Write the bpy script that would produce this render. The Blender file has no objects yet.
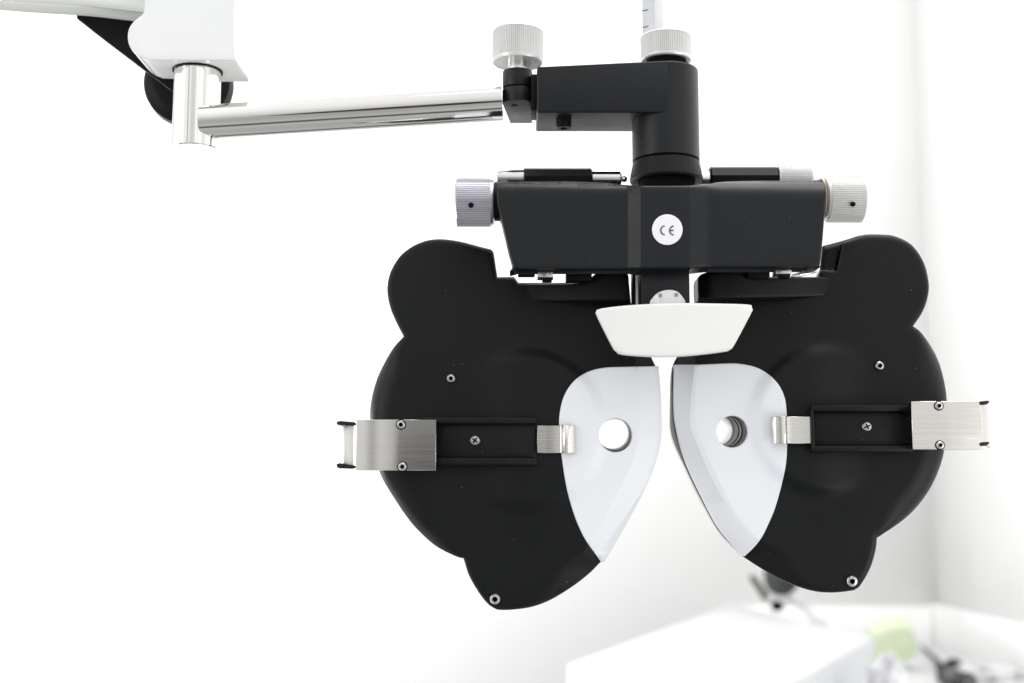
import bpy, bmesh, math, random
import numpy as np
from mathutils import Vector, Matrix
from mathutils.geometry import delaunay_2d_cdt

random.seed(7)
S = bpy.context.scene
COL = S.collection
MM = 0.0005            # one traced unit at the focus plane = half a millimetre

# ------------------------------------------------------------------ camera
F = 1280.0
TH = math.radians(7.1)
CAM = Vector((0, -0.64, 1.25))
CT, ST = math.cos(TH), math.sin(TH)

def P(px, py, Y):
    """point on the vertical plane at depth Y seen at px,py of the photograph"""
    vx = (px - 512) / F
    vy = (341.5 - py) / F
    d = Vector((vx, CT - vy * ST, ST + vy * CT))
    t = (Y - CAM.y) / d.y
    return CAM + d * t

def PZ(px, py, z):
    vx = (px - 512) / F
    vy = (341.5 - py) / F
    d = Vector((vx, CT - vy * ST, ST + vy * CT))
    t = (z - CAM.z) / d.z
    return CAM + d * t

cam = bpy.data.cameras.new('camera')
co = bpy.data.objects.new('camera', cam)
COL.objects.link(co)
co.location = CAM
co.rotation_euler = (math.radians(90) + TH, 0, 0)
cam.sensor_width = 36
cam.lens = F * 36 / 1024
cam.clip_start = 0.02
cam.clip_end = 60
cam.dof.use_dof = True
cam.dof.focus_distance = 0.632
cam.dof.aperture_fstop = 6.5
S.camera = co

# --------------------------------------------------------------- materials
def mat(name, base, rough=0.5, metal=0.0, spec=0.5, bump=None, coat=0, rvar=None, cvar=None, specks=None, scratch=None, trans=0):
    m = bpy.data.materials.new(name)
    m.use_nodes = True
    nt = m.node_tree
    b = nt.nodes['Principled BSDF']
    b.inputs['Base Color'].default_value = (*base, 1)
    b.inputs['Roughness'].default_value = rough
    b.inputs['Metallic'].default_value = metal
    b.inputs['Specular IOR Level'].default_value = spec
    b.inputs['Coat Weight'].default_value = coat
    if trans:
        b.inputs['Transmission Weight'].default_value = trans
    tc = nt.nodes.new('ShaderNodeTexCoord')
    out = tc.outputs['Object']
    def noise(scale, detail=3, stretch=None, rough_=0.5):
        n = nt.nodes.new('ShaderNodeTexNoise')
        n.inputs['Scale'].default_value = scale
        n.inputs['Detail'].default_value = detail
        n.inputs['Roughness'].default_value = rough_
        if stretch:
            mp = nt.nodes.new('ShaderNodeMapping')
            mp.inputs['Scale'].default_value = stretch
            nt.links.new(out, mp.inputs[0])
            nt.links.new(mp.outputs[0], n.inputs['Vector'])
        else:
            nt.links.new(out, n.inputs['Vector'])
        return n
    if bump:
        n = noise(bump[0], 2, bump[2] if len(bump) > 2 else None)
        bp = nt.nodes.new('ShaderNodeBump')
        bp.inputs['Strength'].default_value = bump[1]
        bp.inputs['Distance'].default_value = 0.0002
        nt.links.new(n.outputs['Fac'], bp.inputs['Height'])
        nt.links.new(bp.outputs[0], b.inputs['Normal'])
    if rvar:
        n = noise(rvar[0], 4, rvar[3] if len(rvar) > 3 else None)
        r = nt.nodes.new('ShaderNodeMapRange')
        r.inputs['From Min'].default_value = 0.3
        r.inputs['From Max'].default_value = 0.7
        r.inputs['To Min'].default_value = rvar[1]
        r.inputs['To Max'].default_value = rvar[2]
        nt.links.new(n.outputs['Fac'], r.inputs[0])
        nt.links.new(r.outputs[0], b.inputs['Roughness'])
    col = None
    if cvar:
        n = noise(cvar[0], 4, cvar[2] if len(cvar) > 2 else None)
        r = nt.nodes.new('ShaderNodeValToRGB')
        r.color_ramp.elements[0].position = 0.35
        r.color_ramp.elements[1].position = 0.65
        r.color_ramp.elements[0].color = (*cvar[1], 1)
        r.color_ramp.elements[1].color = (*base, 1)
        nt.links.new(n.outputs['Fac'], r.inputs[0])
        col = r.outputs[0]
        nt.links.new(col, b.inputs['Base Color'])
    if specks:
        v = nt.nodes.new('ShaderNodeTexVoronoi')
        v.inputs['Scale'].default_value = specks[0]
        nt.links.new(out, v.inputs['Vector'])
        lt = nt.nodes.new('ShaderNodeMath'); lt.operation = 'LESS_THAN'
        lt.inputs[1].default_value = specks[1]
        nt.links.new(v.outputs['Distance'], lt.inputs[0])
        sx = nt.nodes.new('ShaderNodeSeparateColor')
        nt.links.new(v.outputs['Color'], sx.inputs[0])
        gt = nt.nodes.new('ShaderNodeMath'); gt.operation = 'GREATER_THAN'
        gt.inputs[1].default_value = 0.90
        nt.links.new(sx.outputs[0], gt.inputs[0])
        mu = nt.nodes.new('ShaderNodeMath'); mu.operation = 'MULTIPLY'
        nt.links.new(lt.outputs[0], mu.inputs[0]); nt.links.new(gt.outputs[0], mu.inputs[1])
        m3 = nt.nodes.new('ShaderNodeMath'); m3.operation = 'MULTIPLY'; m3.inputs[1].default_value = specks[2]
        nt.links.new(mu.outputs[0], m3.inputs[0])
        mx = nt.nodes.new('ShaderNodeMix'); mx.data_type = 'RGBA'
        nt.links.new(m3.outputs[0], mx.inputs[0])
        if col is not None:
            nt.links.new(col, mx.inputs[6])
        else:
            mx.inputs[6].default_value = (*base, 1)
        mx.inputs[7].default_value = (0.5, 0.5, 0.5, 1)
        nt.links.new(mx.outputs[2], b.inputs['Base Color'])
    return m

M = {}
M['black'] = mat('black_powder_coat', (0.0028, 0.0034, 0.0040), 0.46, spec=0.24, bump=(1300, 0.6), rvar=(22, 0.38, 0.56), specks=(230, 0.055, 0.25))
M['satin'] = mat('black_satin_paint', (0.0055, 0.0064, 0.0078), 0.40, spec=0.32, bump=(1700, 0.4), rvar=(30, 0.32, 0.46), specks=(260, 0.05, 0.2))
M['rubber'] = mat('black_plastic', (0.004, 0.004, 0.004), 0.45, spec=0.15, bump=(900, 0.1))
M['dark'] = mat('recess_shade_black', (0.004, 0.004, 0.004), 0.8, spec=0.1)  # near-black: painted shade of holes and gaps, plus the instrument's black knob
M['chrome'] = mat('polished_steel', (0.86, 0.85, 0.82), 0.07, metal=1, rvar=(40, 0.05, 0.11), bump=(30, 0.06))
M['brushed'] = mat('brushed_steel', (0.78, 0.76, 0.72), 0.24, metal=1, rvar=(500, 0.19, 0.29, (0.06, 1, 6)), bump=(700, 0.10, (0.05, 1, 4)), cvar=(500, (0.72, 0.70, 0.66), (0.03, 1, 5)))
M['cover'] = mat('cover_steel', (0.80, 0.78, 0.74), 0.16, metal=1, rvar=(500, 0.145, 0.175, (0.06, 1, 6)), bump=(700, 0.02, (0.05, 1, 4)), cvar=(500, (0.775, 0.755, 0.715), (0.03, 1, 5)))
M['strap'] = mat('strap_steel', (0.60, 0.59, 0.55), 0.42, metal=0.6, bump=(500, 0.06, (0.2, 1, 3)))
M['satin_steel'] = mat('satin_steel', (0.82, 0.81, 0.78), 0.2, metal=1, bump=(500, 0.1, (0.2, 1, 3)))
M['knurl'] = mat('knurled_aluminium', (0.72, 0.72, 0.71), 0.38, metal=0.35, rvar=(120, 0.28, 0.42))
M['knurl_front'] = mat('worn_aluminium', (0.64, 0.64, 0.68), 0.32, metal=0.9)
M['shield'] = mat('white_plastic', (0.80, 0.815, 0.85), 0.42, spec=0.4, bump=(900, 0.05), rvar=(30, 0.38, 0.5), cvar=(18, (0.785, 0.80, 0.835)))
M['plate'] = mat('ivory_plastic', (0.79, 0.785, 0.765), 0.38, spec=0.4, bump=(700, 0.05), cvar=(25, (0.775, 0.77, 0.75)))
M['paint'] = mat('white_enamel', (0.82, 0.83, 0.825), 0.3, spec=0.5, bump=(150, 0.1), cvar=(30, (0.80, 0.81, 0.805)))
M['arm_paint'] = mat('offwhite_enamel', (0.78, 0.80, 0.76), 0.35, spec=0.5, bump=(150, 0.1), cvar=(12, (0.74, 0.75, 0.71)))
M['sticker'] = mat('sticker_paper', (0.84, 0.84, 0.87), 0.55, spec=0.3, cvar=(900, (0.80, 0.80, 0.83)))
M['ink'] = mat('grey_ink', (0.03, 0.03, 0.035), 0.6, spec=0.2)
M['brass'] = mat('brass', (0.55, 0.45, 0.30), 0.25, metal=1)
M['barrel_dark'] = mat('dark_barrel', (0.008, 0.008, 0.008), 0.45, spec=0.3)
M['ruler'] = mat('ruler_face', (0.66, 0.665, 0.70), 0.4, spec=0.5, cvar=(80, (0.62, 0.63, 0.66)))
M['wall'] = mat('white_wall', (0.95, 0.95, 0.945), 0.85, spec=0.2, bump=(60, 0.3), cvar=(1.6, (0.935, 0.935, 0.93)))
M['desk'] = mat('white_laminate', (0.70, 0.70, 0.70), 0.5, spec=0.3, cvar=(5, (0.66, 0.665, 0.67)))
M['box'] = mat('white_card', (0.62, 0.63, 0.645), 0.5, spec=0.3, cvar=(9, (0.605, 0.615, 0.63)))
M['trim'] = mat('pale_trim', (0.90, 0.90, 0.895), 0.6, spec=0.2)
M['screw'] = mat('screw_steel', (0.62, 0.61, 0.59), 0.28, metal=1)
M['tube_grey'] = mat('anodised_grey', (0.14, 0.14, 0.14), 0.4, metal=0.6)
M['tube_light'] = mat('anodised_silver', (0.78, 0.78, 0.76), 0.4, metal=0.3)
M['rim'] = mat('rim_sheen_grey', (0.58, 0.58, 0.56), 0.3, metal=0.7)  # pale tone stands for wall light caught along the rim
M['bracket'] = mat('silver_enamel', (0.76, 0.765, 0.78), 0.35, metal=0.15)
M['green'] = mat('pale_green_sponge', (0.66, 0.73, 0.54), 0.9, spec=0.1, bump=(120, 0.8), cvar=(60, (0.60, 0.68, 0.47)))
M['bag'] = mat('white_plastic_film', (0.76, 0.76, 0.775), 0.25, spec=0.6, bump=(40, 0.4), cvar=(28, (0.40, 0.40, 0.42), (1, 1, 1)))
M['cord'] = mat('black_cord', (0.02, 0.022, 0.02), 0.5, spec=0.3)
M['olive'] = mat('dark_olive_plastic', (0.03, 0.03, 0.015), 0.4, spec=0.4)
M['grey_plastic'] = mat('grey_plastic', (0.035, 0.038, 0.038), 0.5, spec=0.4)
M['pale_grey'] = mat('pale_grey_plastic', (0.62, 0.63, 0.64), 0.5, spec=0.4)

# ----------------------------------------------------------------- linking
def empty(name, loc, label, cat, group=None):
    o = bpy.data.objects.new(name, None)
    COL.objects.link(o)
    o.location = loc
    o.empty_display_size = 0.02
    o['label'] = label; o['category'] = cat
    if group: o['group'] = group
    return o

def wloc(o):
    v = Vector((0, 0, 0))
    while o:
        v += o.location; o = o.parent
    return v

def link(name, me, m, parent=None, origin=None, smooth=True):
    """mesh given in world coordinates; becomes one object whose origin is its middle"""
    n = len(me.vertices)
    a = np.empty(n * 3); me.vertices.foreach_get('co', a); a = a.reshape(-1, 3)
    c = (a.min(0) + a.max(0)) / 2 if origin is None else np.array(origin)
    a -= c
    me.vertices.foreach_set('co', a.ravel())
    if smooth:
        me.polygons.foreach_set('use_smooth', [True] * len(me.polygons))
    me.name = name
    for mm_ in (m if isinstance(m, (list, tuple)) else [m]):
        me.materials.append(mm_)
    me.update()
    o = bpy.data.objects.new(name, me)
    COL.objects.link(o)
    o.parent = parent
    o.location = Vector(c) - (wloc(parent) if parent else Vector((0, 0, 0)))
    return o

def from_bm(name, bm, m, parent=None, smooth=True, angle=35):
    bmesh.ops.recalc_face_normals(bm, faces=bm.faces[:])
    if smooth:
        for e in bm.edges:
            if len(e.link_faces) == 2 and e.calc_face_angle(0) > math.radians(angle):
                e.smooth = False
    me = bpy.data.meshes.new(name)
    bm.to_mesh(me); bm.free()
    return link(name, me, m, parent, smooth=smooth)

# ------------------------------------------------------------------ curves
def spline(pts, step=2.5, closed=True):
    """Catmull-Rom through points; a third value marks a sharp corner"""
    n = len(pts); out = []
    rng = range(n if closed else n - 1)
    for i in rng:
        p1 = pts[i]; p2 = pts[(i + 1) % n]
        p0 = pts[i - 1] if (i > 0 or closed) else p1
        p3 = pts[(i + 2) % n] if (i + 2 < n or closed) else p2
        if len(p1) > 2: p0 = (2 * p1[0] - p2[0], 2 * p1[1] - p2[1])
        if len(p2) > 2: p3 = (2 * p2[0] - p1[0], 2 * p2[1] - p1[1])
        L = math.hypot(p2[0] - p1[0], p2[1] - p1[1])
        k = max(1, int(round(L / step)))
        for j in range(k):
            t = j / k
            r = []
            for a in (0, 1):
                a0, a1, a2, a3 = p0[a], p1[a], p2[a], p3[a]
                r.append(0.5 * (2 * a1 + (a2 - a0) * t + (2 * a0 - 5 * a1 + 4 * a2 - a3) * t * t + (3 * a1 - a0 - 3 * a2 + a3) * t ** 3))
            out.append(tuple(r))
    if not closed: out.append((pts[-1][0], pts[-1][1]))
    return out

def circ(cx, cy, r, n=48):
    return [(cx + r * math.cos(2 * math.pi * i / n), cy + r * math.sin(2 * math.pi * i / n)) for i in range(n)]

def dist_to(pts, poly, closed=True):
    p = np.asarray(pts, float); a = np.asarray(poly, float)
    b = np.roll(a, -1, 0) if closed else a[1:]
    if not closed: a = a[:-1]
    out = np.full(len(p), 1e9)
    for s in range(0, len(p), 4000):
        q = p[s:s + 4000][:, None, :]
        ab = (b - a)[None]; ap = q - a[None]
        t = np.clip((ap * ab).sum(2) / np.maximum((ab * ab).sum(2), 1e-12), 0, 1)
        d = np.sqrt(((ap - ab * t[..., None]) ** 2).sum(2)).min(1)
        out[s:s + 4000] = d
    return out

def inside(pts, poly):
    p = np.asarray(pts, float); a = np.asarray(poly, float); b = np.roll(a, -1, 0)
    res = np.zeros(len(p), bool)
    for i in range(len(a)):
        x1, y1 = a[i]; x2, y2 = b[i]
        c = ((y1 > p[:, 1]) != (y2 > p[:, 1]))
        if y1 != y2:
            c &= p[:, 0] < (x2 - x1) * (p[:, 1] - y1) / (y2 - y1) + x1
        res ^= c
    return res

def sstep(x):
    x = np.clip(x, 0, 1); return x * x * (3 - 2 * x)

def relief(name, outline, Yf, thick, m, parent, wf=2.0, drop=None, holes=(), grid=4, extra=(), back_shift=None):
    """A solid with a traced outline, a rounded front edge and a modelled front surface.
    Yf: depth of the front plane (m); thick: depth of the body (m); wf: edge radius (units or fn);
    drop(pts)->units the surface lies behind the front plane."""
    outline = [tuple(p[:2]) for p in outline]
    loops = [outline] + [list(h) for h in holes]
    allb = []
    W = (lambda p: np.full(len(p), float(wf))) if not callable(wf) else wf
    pts = []; edges = []
    for lp in loops:
        s = len(pts); pts += lp
        edges += [(s + i, s + (i + 1) % len(lp)) for i in range(len(lp))]
    nb = len(pts)
    for ex in extra:
        s = len(pts); pts += list(ex)
        edges += [(s + i, s + i + 1) for i in range(len(ex) - 1)]
    def dist(q):
        d = dist_to(q, loops[0])
        for h in loops[1:]: d = np.minimum(d, dist_to(q, h))
        return d
    # offset rings
    cand = []
    for li, lp in enumerate(loops):
        a = np.array(lp); nx = np.roll(a, -1, 0) - np.roll(a, 1, 0)
        nx /= np.maximum(np.linalg.norm(nx, axis=1, keepdims=True), 1e-9)
        nrm = np.stack([-nx[:, 1], nx[:, 0]], 1)
        test = a + nrm * 0.3
        ins = inside(test, loops[0])
        for h in loops[1:]: ins &= ~inside(test, h)
        nrm[~ins] *= -1
        w = W(a)
        if li: w = np.minimum(w, 1.2)
        for f in (0.06, 0.18, 0.36, 0.6, 1.0):
            q = a + nrm * (w * f)[:, None]
            ok = inside(q, loops[0]) & (dist(q) >= w * f * 0.985)
            cand.append(q[ok])
    a = np.array(loops[0]); lo = a.min(0); hi = a.max(0)
    gx, gy = np.meshgrid(np.arange(lo[0], hi[0], grid), np.arange(lo[1], hi[1], grid))
    gx = gx + (np.arange(gx.shape[0]) % 2)[:, None] * grid * 0.5
    g = np.stack([gx.ravel(), gy.ravel()], 1)
    ok = inside(g, loops[0])
    for h in loops[1:]: ok &= ~inside(g, h)
    g = g[ok]; g = g[dist(g) > W(g) * 1.0 + 1.0]
    cand.append(g)
    ip = np.concatenate(cand)
    pts += [tuple(q) for q in ip]
    res = delaunay_2d_cdt([Vector(q) for q in pts], edges, [], 0, 1e-5)
    V = np.array([tuple(v) for v in res[0]]); T = res[2]
    tri = np.array([t for t in T if len(t) == 3])
    c = V[tri].mean(1)
    keep = inside(c, loops[0])
    for h in loops[1:]: keep &= ~inside(c, h)
    tri = tri[keep]
    d = dist_to(V, loops[0]); w = W(V)
    dd = np.where(d < w, w - np.sqrt(np.maximum(w * w - (w - np.minimum(d, w)) ** 2, 0)), 0)
    for h in loops[1:]:
        dh = dist_to(V, h); dd += np.where(dh < 1.2, 1.2 - np.sqrt(np.maximum(1.44 - (1.2 - np.minimum(dh, 1.2)) ** 2, 0)), 0)
    if drop is not None: dd = dd + drop(V)
    Y = Yf + dd * MM
    verts = [P(V[i, 0], V[i, 1], Y[i]) for i in range(len(V))]
    faces = [list(t) for t in tri]
    used = set(tri.ravel().tolist())
    # orientation towards camera
    def nrm3(f):
        a_, b_, c_ = (verts[i] for i in f[:3]); return (b_ - a_).cross(c_ - a_)
    faces = [f if nrm3(f).y < 0 else f[::-1] for f in faces]
    # boundary loops of the kept triangles
    from collections import Counter
    ec = Counter(); ed = {}
    for f in faces:
        for i in range(3):
            a_, b_ = f[i], f[(i + 1) % 3]
            ec[(min(a_, b_), max(a_, b_))] += 1; ed[(min(a_, b_), max(a_, b_))] = (a_, b_)
    Yb = Yf + thick
    side = {}; backv = {}
    off = back_shift or Vector((0, 0, 0))
    def sv(i):
        if i not in side:
            side[i] = len(verts); verts.append(verts[i].copy())
            backv[i] = len(verts); q = verts[i].copy() + off; q.y = Yb; verts.append(q)
        return side[i], backv[i]
    for k, n in ec.items():
        if n == 1:
            a_, b_ = ed[k]
            sa, ba = sv(a_); sb, bb = sv(b_)
            faces.append([sb, sa, ba, bb])
    # back cap: same triangles over the boundary vertices only
    bidx = [i for i in backv]
    if bidx:
        bp = [Vector((V[i, 0], V[i, 1])) for i in bidx]
        lut = {v: k for k, v in enumerate(bidx)}
        be = [(lut[k[0]], lut[k[1]]) for k, n in ec.items() if n == 1]
        r2 = delaunay_2d_cdt(bp, be, [], 0, 1e-5)
        V2 = np.array([tuple(v) for v in r2[0]])
        for t in r2[2]:
            cc = V2[list(t)].mean(0)[None]
            if inside(cc, loops[0])[0] and not any(inside(cc, h)[0] for h in loops[1:]):
                try:
                    ids = []
                    for k in t: ids.append(backv[bidx[r2[3][k][0]]])
                    f = ids
                    if nrm3(f).y < 0: f = f[::-1]
                    faces.append(f)
                except Exception:
                    pass
    me = bpy.data.meshes.new(name)
    me.from_pydata([tuple(v) for v in verts], [], faces)
    me.validate()
    return link(name, me, m, parent)

# ------------------------------------------------------------------ lathes
def frame_of(axis):
    z = axis.normalized()
    x = z.orthogonal().normalized()
    y = z.cross(x)
    return x, y, z

def lathe(name, p0, axis, prof, m, parent, n=48, teeth=0, depth=0.0, mats=None, knurl=None, closed=True, smooth_angle=30):
    """prof: list of (distance along axis, radius). teeth: grooves cut where knurl=(t0,t1)."""
    x, y, z = frame_of(axis)
    bm = bmesh.new()
    N = teeth * 4 if teeth else n
    rings = []
    for (t, r) in prof:
        if r <= 1e-9:
            rings.append([bm.verts.new(p0 + z * t)]); continue
        ring = []
        for i in range(N):
            a = 2 * math.pi * i / N
            rr = r
            if teeth and knurl and knurl[0] <= t <= knurl[1] and i % 4 in (0, 1): rr = r - depth
            ring.append(bm.verts.new(p0 + z * t + (x * math.cos(a) + y * math.sin(a)) * rr))
        rings.append(ring)
    for k in range(len(rings) - 1):
        A, B = rings[k], rings[k + 1]
        mi = mats[k] if mats else 0
        if len(A) == 1 and len(B) == 1: continue
        for i in range(N):
            j = (i + 1) % N
            if len(A) == 1: f = bm.faces.new([A[0], B[i], B[j]])
            elif len(B) == 1: f = bm.faces.new([A[i], A[j], B[0]])
            else: f = bm.faces.new([A[i], A[j], B[j], B[i]])
            f.material_index = mi
    return from_bm(name, bm, m, parent, angle=smooth_angle)

def prism(name, plan, z0, z1, m, parent, bev=0.0004, seg=2):
    """vertical prism: plan = list of (x, y) world, between heights z0 and z1"""
    bm = bmesh.new()
    lo = [bm.verts.new((x, y, z0)) for x, y in plan]
    hi = [bm.verts.new((x, y, z1)) for x, y in plan]
    bm.faces.new(lo[::-1]); bm.faces.new(hi)
    n = len(plan)
    for i in range(n):
        bm.faces.new([lo[i], lo[(i + 1) % n], hi[(i + 1) % n], hi[i]])
    bmesh.ops.recalc_face_normals(bm, faces=bm.faces[:])
    if bev:
        ed = [e for e in bm.edges if e.calc_face_angle(0) > math.radians(30)]
        bmesh.ops.bevel(bm, geom=ed, offset=bev, segments=seg, affect='EDGES', profile=0.5)
    return from_bm(name, bm, m, parent, angle=40)

def box3(name, lo, hi, m, parent, bev=0.0005, seg=2):
    return prism(name, [(lo[0], lo[1]), (hi[0], lo[1]), (hi[0], hi[1]), (lo[0], hi[1])], lo[2], hi[2], m, parent, bev, seg)

def pbox(name, x0, y0, x1, y1, Y0, Y1, m, parent, bev=0.0004):
    """box whose front face (depth Y0) covers the traced rectangle"""
    a = P(x0, y0, Y0); b = P(x1, y1, Y0)
    return box3(name, (a.x, Y0, b.z), (b.x, Y1, a.z), m, parent, bev)

def sheet(name, plan, z0, z1, th, m, parent, lips=0):
    """bent sheet metal: plan polyline (x,y) swept vertically, of real thickness"""
    n = len(plan); nrm = []
    for i in range(n):
        a = Vector(plan[max(i - 1, 0)]); b = Vector(plan[min(i + 1, n - 1)])
        d = (b - a).normalized(); nrm.append(Vector((-d.y, d.x)))
    inner = [(Vector(plan[i]) + nrm[i] * th) for i in range(n)]
    pl = [tuple(p) for p in plan] + [tuple(p) for p in inner[::-1]]
    return prism(name, pl, z0, z1, m, parent, bev=0.00015, seg=1)

def tube(name, pts, r, m, parent, n=10):
    bm = bmesh.new()
    rings = []
    up = Vector((0.1, 0.2, 1)).normalized()
    for i, p in enumerate(pts):
        d = (pts[min(i + 1, len(pts) - 1)] - pts[max(i - 1, 0)]).normalized()
        x = d.cross(up)
        if x.length < 1e-3: x = d.orthogonal()
        x.normalize(); y = d.cross(x)
        rr = r[i] if isinstance(r, (list, tuple)) else r
        rings.append([bm.verts.new(p + (x * math.cos(2 * math.pi * k / n) + y * math.sin(2 * math.pi * k / n)) * rr) for k in range(n)])
    for A, B in zip(rings, rings[1:]):
        for k in range(n): bm.faces.new([A[k], A[(k + 1) % n], B[(k + 1) % n], B[k]])
    bm.faces.new(rings[0][::-1]); bm.faces.new(rings[-1])
    return from_bm(name, bm, m, parent)

def screw(px, py, Y, r, parent, kind='hex', label=None, tilt=0.0):
    """small round head with a recessed drive, sitting in front of depth Y"""
    R = r * MM * (Y - CAM.y) / 0.64
    p = P(px, py, Y)
    h = R * 0.55
    prof = [(R * 0.6, R * 0.98), (0, R), (-h * 0.55, R * 0.97), (-h * 0.9, R * 0.8), (-h, R * 0.5)]
    if kind == 'hex':
        prof += [(-h * 0.9, R * 0.46), (h * 0.4, R * 0.42), (h * 0.5, 0)]
        mats = [0] * 5 + [1, 1]
    else:
        prof += [(-h * 1.02, 0)]
        mats = [0] * 5
    o = lathe('screw', p, Vector((0, 1, 0.03)), prof, [M['screw'], M['dark']], parent, n=24, mats=mats)
    if kind == 'cross':
        bm = bmesh.new(); bm.from_mesh(o.data)
        for a in (0.5 + tilt, 0.5 + tilt + math.pi / 2):
            c, s = math.cos(a), math.sin(a)
            L, w = R * 0.62, R * 0.14
            vs = []
            for yy in (-h * 1.12, -h * 0.4):
                for (u, v) in ((-L, -w), (L, -w), (L, w), (-L, w)):
                    vs.append(bm.verts.new(Vector((u * c - v * s, yy, u * s + v * c)) + (p - wloc(o))))
            fs = [(0, 1, 2, 3), (0, 1, 5, 4), (1, 2, 6, 5), (2, 3, 7, 6), (3, 0, 4, 7)]
            for f in fs:
                ff = bm.faces.new([vs[i] for i in f]); ff.material_index = 1
        bm.to_mesh(o.data); bm.free()
    if label: o['label'] = label
    return o

# =====================================================================
#  PHOROPTER
# =====================================================================
head = empty('phoropter', P(667, 183, -0.005), 'black eye-testing head with two lobed lens housings and white face shields', 'phoropter')

def offset_lines(curve, wid, side, lo=3.0):
    a = np.array(curve); t = np.gradient(a, axis=0); t /= np.linalg.norm(t, axis=1, keepdims=True)
    n = np.stack([-t[:, 1], t[:, 0]], 1) * side
    w = wid(a); out = []
    for e in (-0.6, 0.6):
        q = a + n * (w + e)[:, None]
        out.append([tuple(p) for p, ww in zip(q, w) if ww > lo][::3])
    return out

# ---- lens housings ----------------------------------------------------
LB = [(424.7, 241), (438, 239), (452, 240), (465, 242.5), (478, 246), (491, 249.3, 1), (493.5, 252), (497.5, 277, 1), (514, 276.8, 1), (518.4, 282.6, 1),
      (629, 282.8, 1), (631, 303, 1), (640, 330), (650, 354), (656, 367, 1), (658.5, 385), (659.5, 408), (659, 443), (648.5, 478), (628.5, 517), (603.5, 560), (600.5, 562.2, 1),
      (588.7, 573.9), (572, 586.8), (551, 599.6), (532.5, 606.7), (513.7, 609.6), (499, 609.8), (493, 607.5), (487, 603), (478.6, 592.3), (469, 575.5), (463.4, 558.3, 1),
      (457.5, 557), (443, 550.3), (430, 541.5), (411.5, 523), (394, 498), (379.5, 472), (372.4, 442), (370, 416), (372, 396.5), (377.5, 377.5), (385.7, 360.5), (394, 347), (403.5, 336.5, 1),
      (397.5, 325), (391.3, 311), (388, 298), (387.4, 286), (390.5, 272), (399.3, 257), (411, 247.2)]
LBo = spline(LB)
L_nasal = spline([(655, 355), (658.5, 385), (659.5, 408), (659, 443), (648.5, 478), (628.5, 517), (603.5, 560), (588.7, 573.9), (572, 586.8), (551, 599.6), (532.5, 606.7), (513.7, 609.6)], closed=False)
RB = [(881.5, 234.5), (896, 236.5), (911.8, 245), (923.6, 262), (928.8, 283), (927.3, 299), (922, 313), (913.2, 326, 1), (922.5, 334), (935.5, 354.4), (943, 376), (946.8, 400), (946.5, 425),
      (944.2, 451), (938, 472), (928, 492), (914, 510), (899.5, 522.8), (877, 537.9, 1), (875.8, 549), (870.5, 567.5), (861, 584.5), (856, 589), (850.7, 590.8), (829.7, 592.6), (808.6, 590), (787.5, 582), (766.4, 571.4), (742, 556.2, 1),
      (718.5, 530.5), (699, 497), (684, 466), (675, 446), (670.6, 430), (670, 405), (671.3, 371), (677.5, 356), (684, 342), (693, 322), (698, 303, 1), (698, 278, 1),
      (817, 278, 1), (819.5, 270.5, 1), (822, 246.6, 1), (843, 241), (859, 236), (868, 234.4)]
RBo_rear = spline(RB)
RB = [{(699, 497): (699.4, 495.6), (684, 466): (684.4, 462.6), (675, 446): (677.2, 439), (670.6, 430): (674.7, 428), (670, 405): (672.3, 405), (671.3, 371): (672.8, 368)}.get(p, p) for p in RB]
RBo = spline(RB)
R_nasal = spline([(674, 360), (671.5, 405), (672.5, 430), (684.6, 461), (700, 494.6), (718.5, 528.5), (741.5, 555.5), (766, 571), (787.5, 582), (808.6, 590)], closed=False)

def plateau(V, cx, cy, R, hgt, soft=15):
    d = np.hypot(V[:, 0] - cx, V[:, 1] - cy)
    return -hgt * sstep((R + soft / 2 - d) / soft)

def dome(V): return np.where(V[:, 1] < 440, 9.0 * ((V[:, 1] - 440) / 190) ** 2, 11.0 * ((V[:, 1] - 440) / 170) ** 2)
def widL(V): return 21 * np.clip((610 - V[:, 1]) / 42, 0.02, 1)
def widR(V): return 23 * np.clip((594 - V[:, 1]) / 40, 0.02, 1)
def dropL(V):
    d = dist_to(V, L_nasal, False)
    wid = widL(V)
    ch = np.maximum(0, wid - d) * 0.5
    r = plateau(V, 526, 430, 78, 7.0) * sstep((V[:, 0] - 468) / 60)
    # shoulder below the mounting flange
    r += 3.0 * sstep((V[:, 0] - 560) / 60) * sstep((352 - V[:, 1]) / 30)
    r += 0.03 * (659 - V[:, 0]) * 0
    return ch + r + dome(V)

def dropR(V):
    d = dist_to(V, R_nasal, False)
    wid = widR(V)
    ch = np.maximum(0, wid - d) * 0.5
    r = plateau(V, 826, 420, 72, 7.0) * sstep((870 - V[:, 0]) / 60)
    r += 3.0 * sstep((760 - V[:, 0]) / 60) * sstep((350 - V[:, 1]) / 30)
    # sunk notch beside the cross bar
    notch = inside(V, NOTCH) & (dist_to(V, NLINE, False) > 0.45)
    r += np.where(notch, 9.0, 0)
    # slight toe-in of the right housing
    return ch + r + dome(V) + YAW_R * (946 - V[:, 0])
YAW_R = 0.035
NLINE = [(861, 236.6), (843.2, 242.9), (836.8, 271.2), (815, 271.2)]
NOTCH = NLINE + [(815, 225), (861, 225)]
NLIN2 = [(858, 236.8), (842.4, 242.2), (836.0, 270.4), (821, 270.4)]

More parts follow.
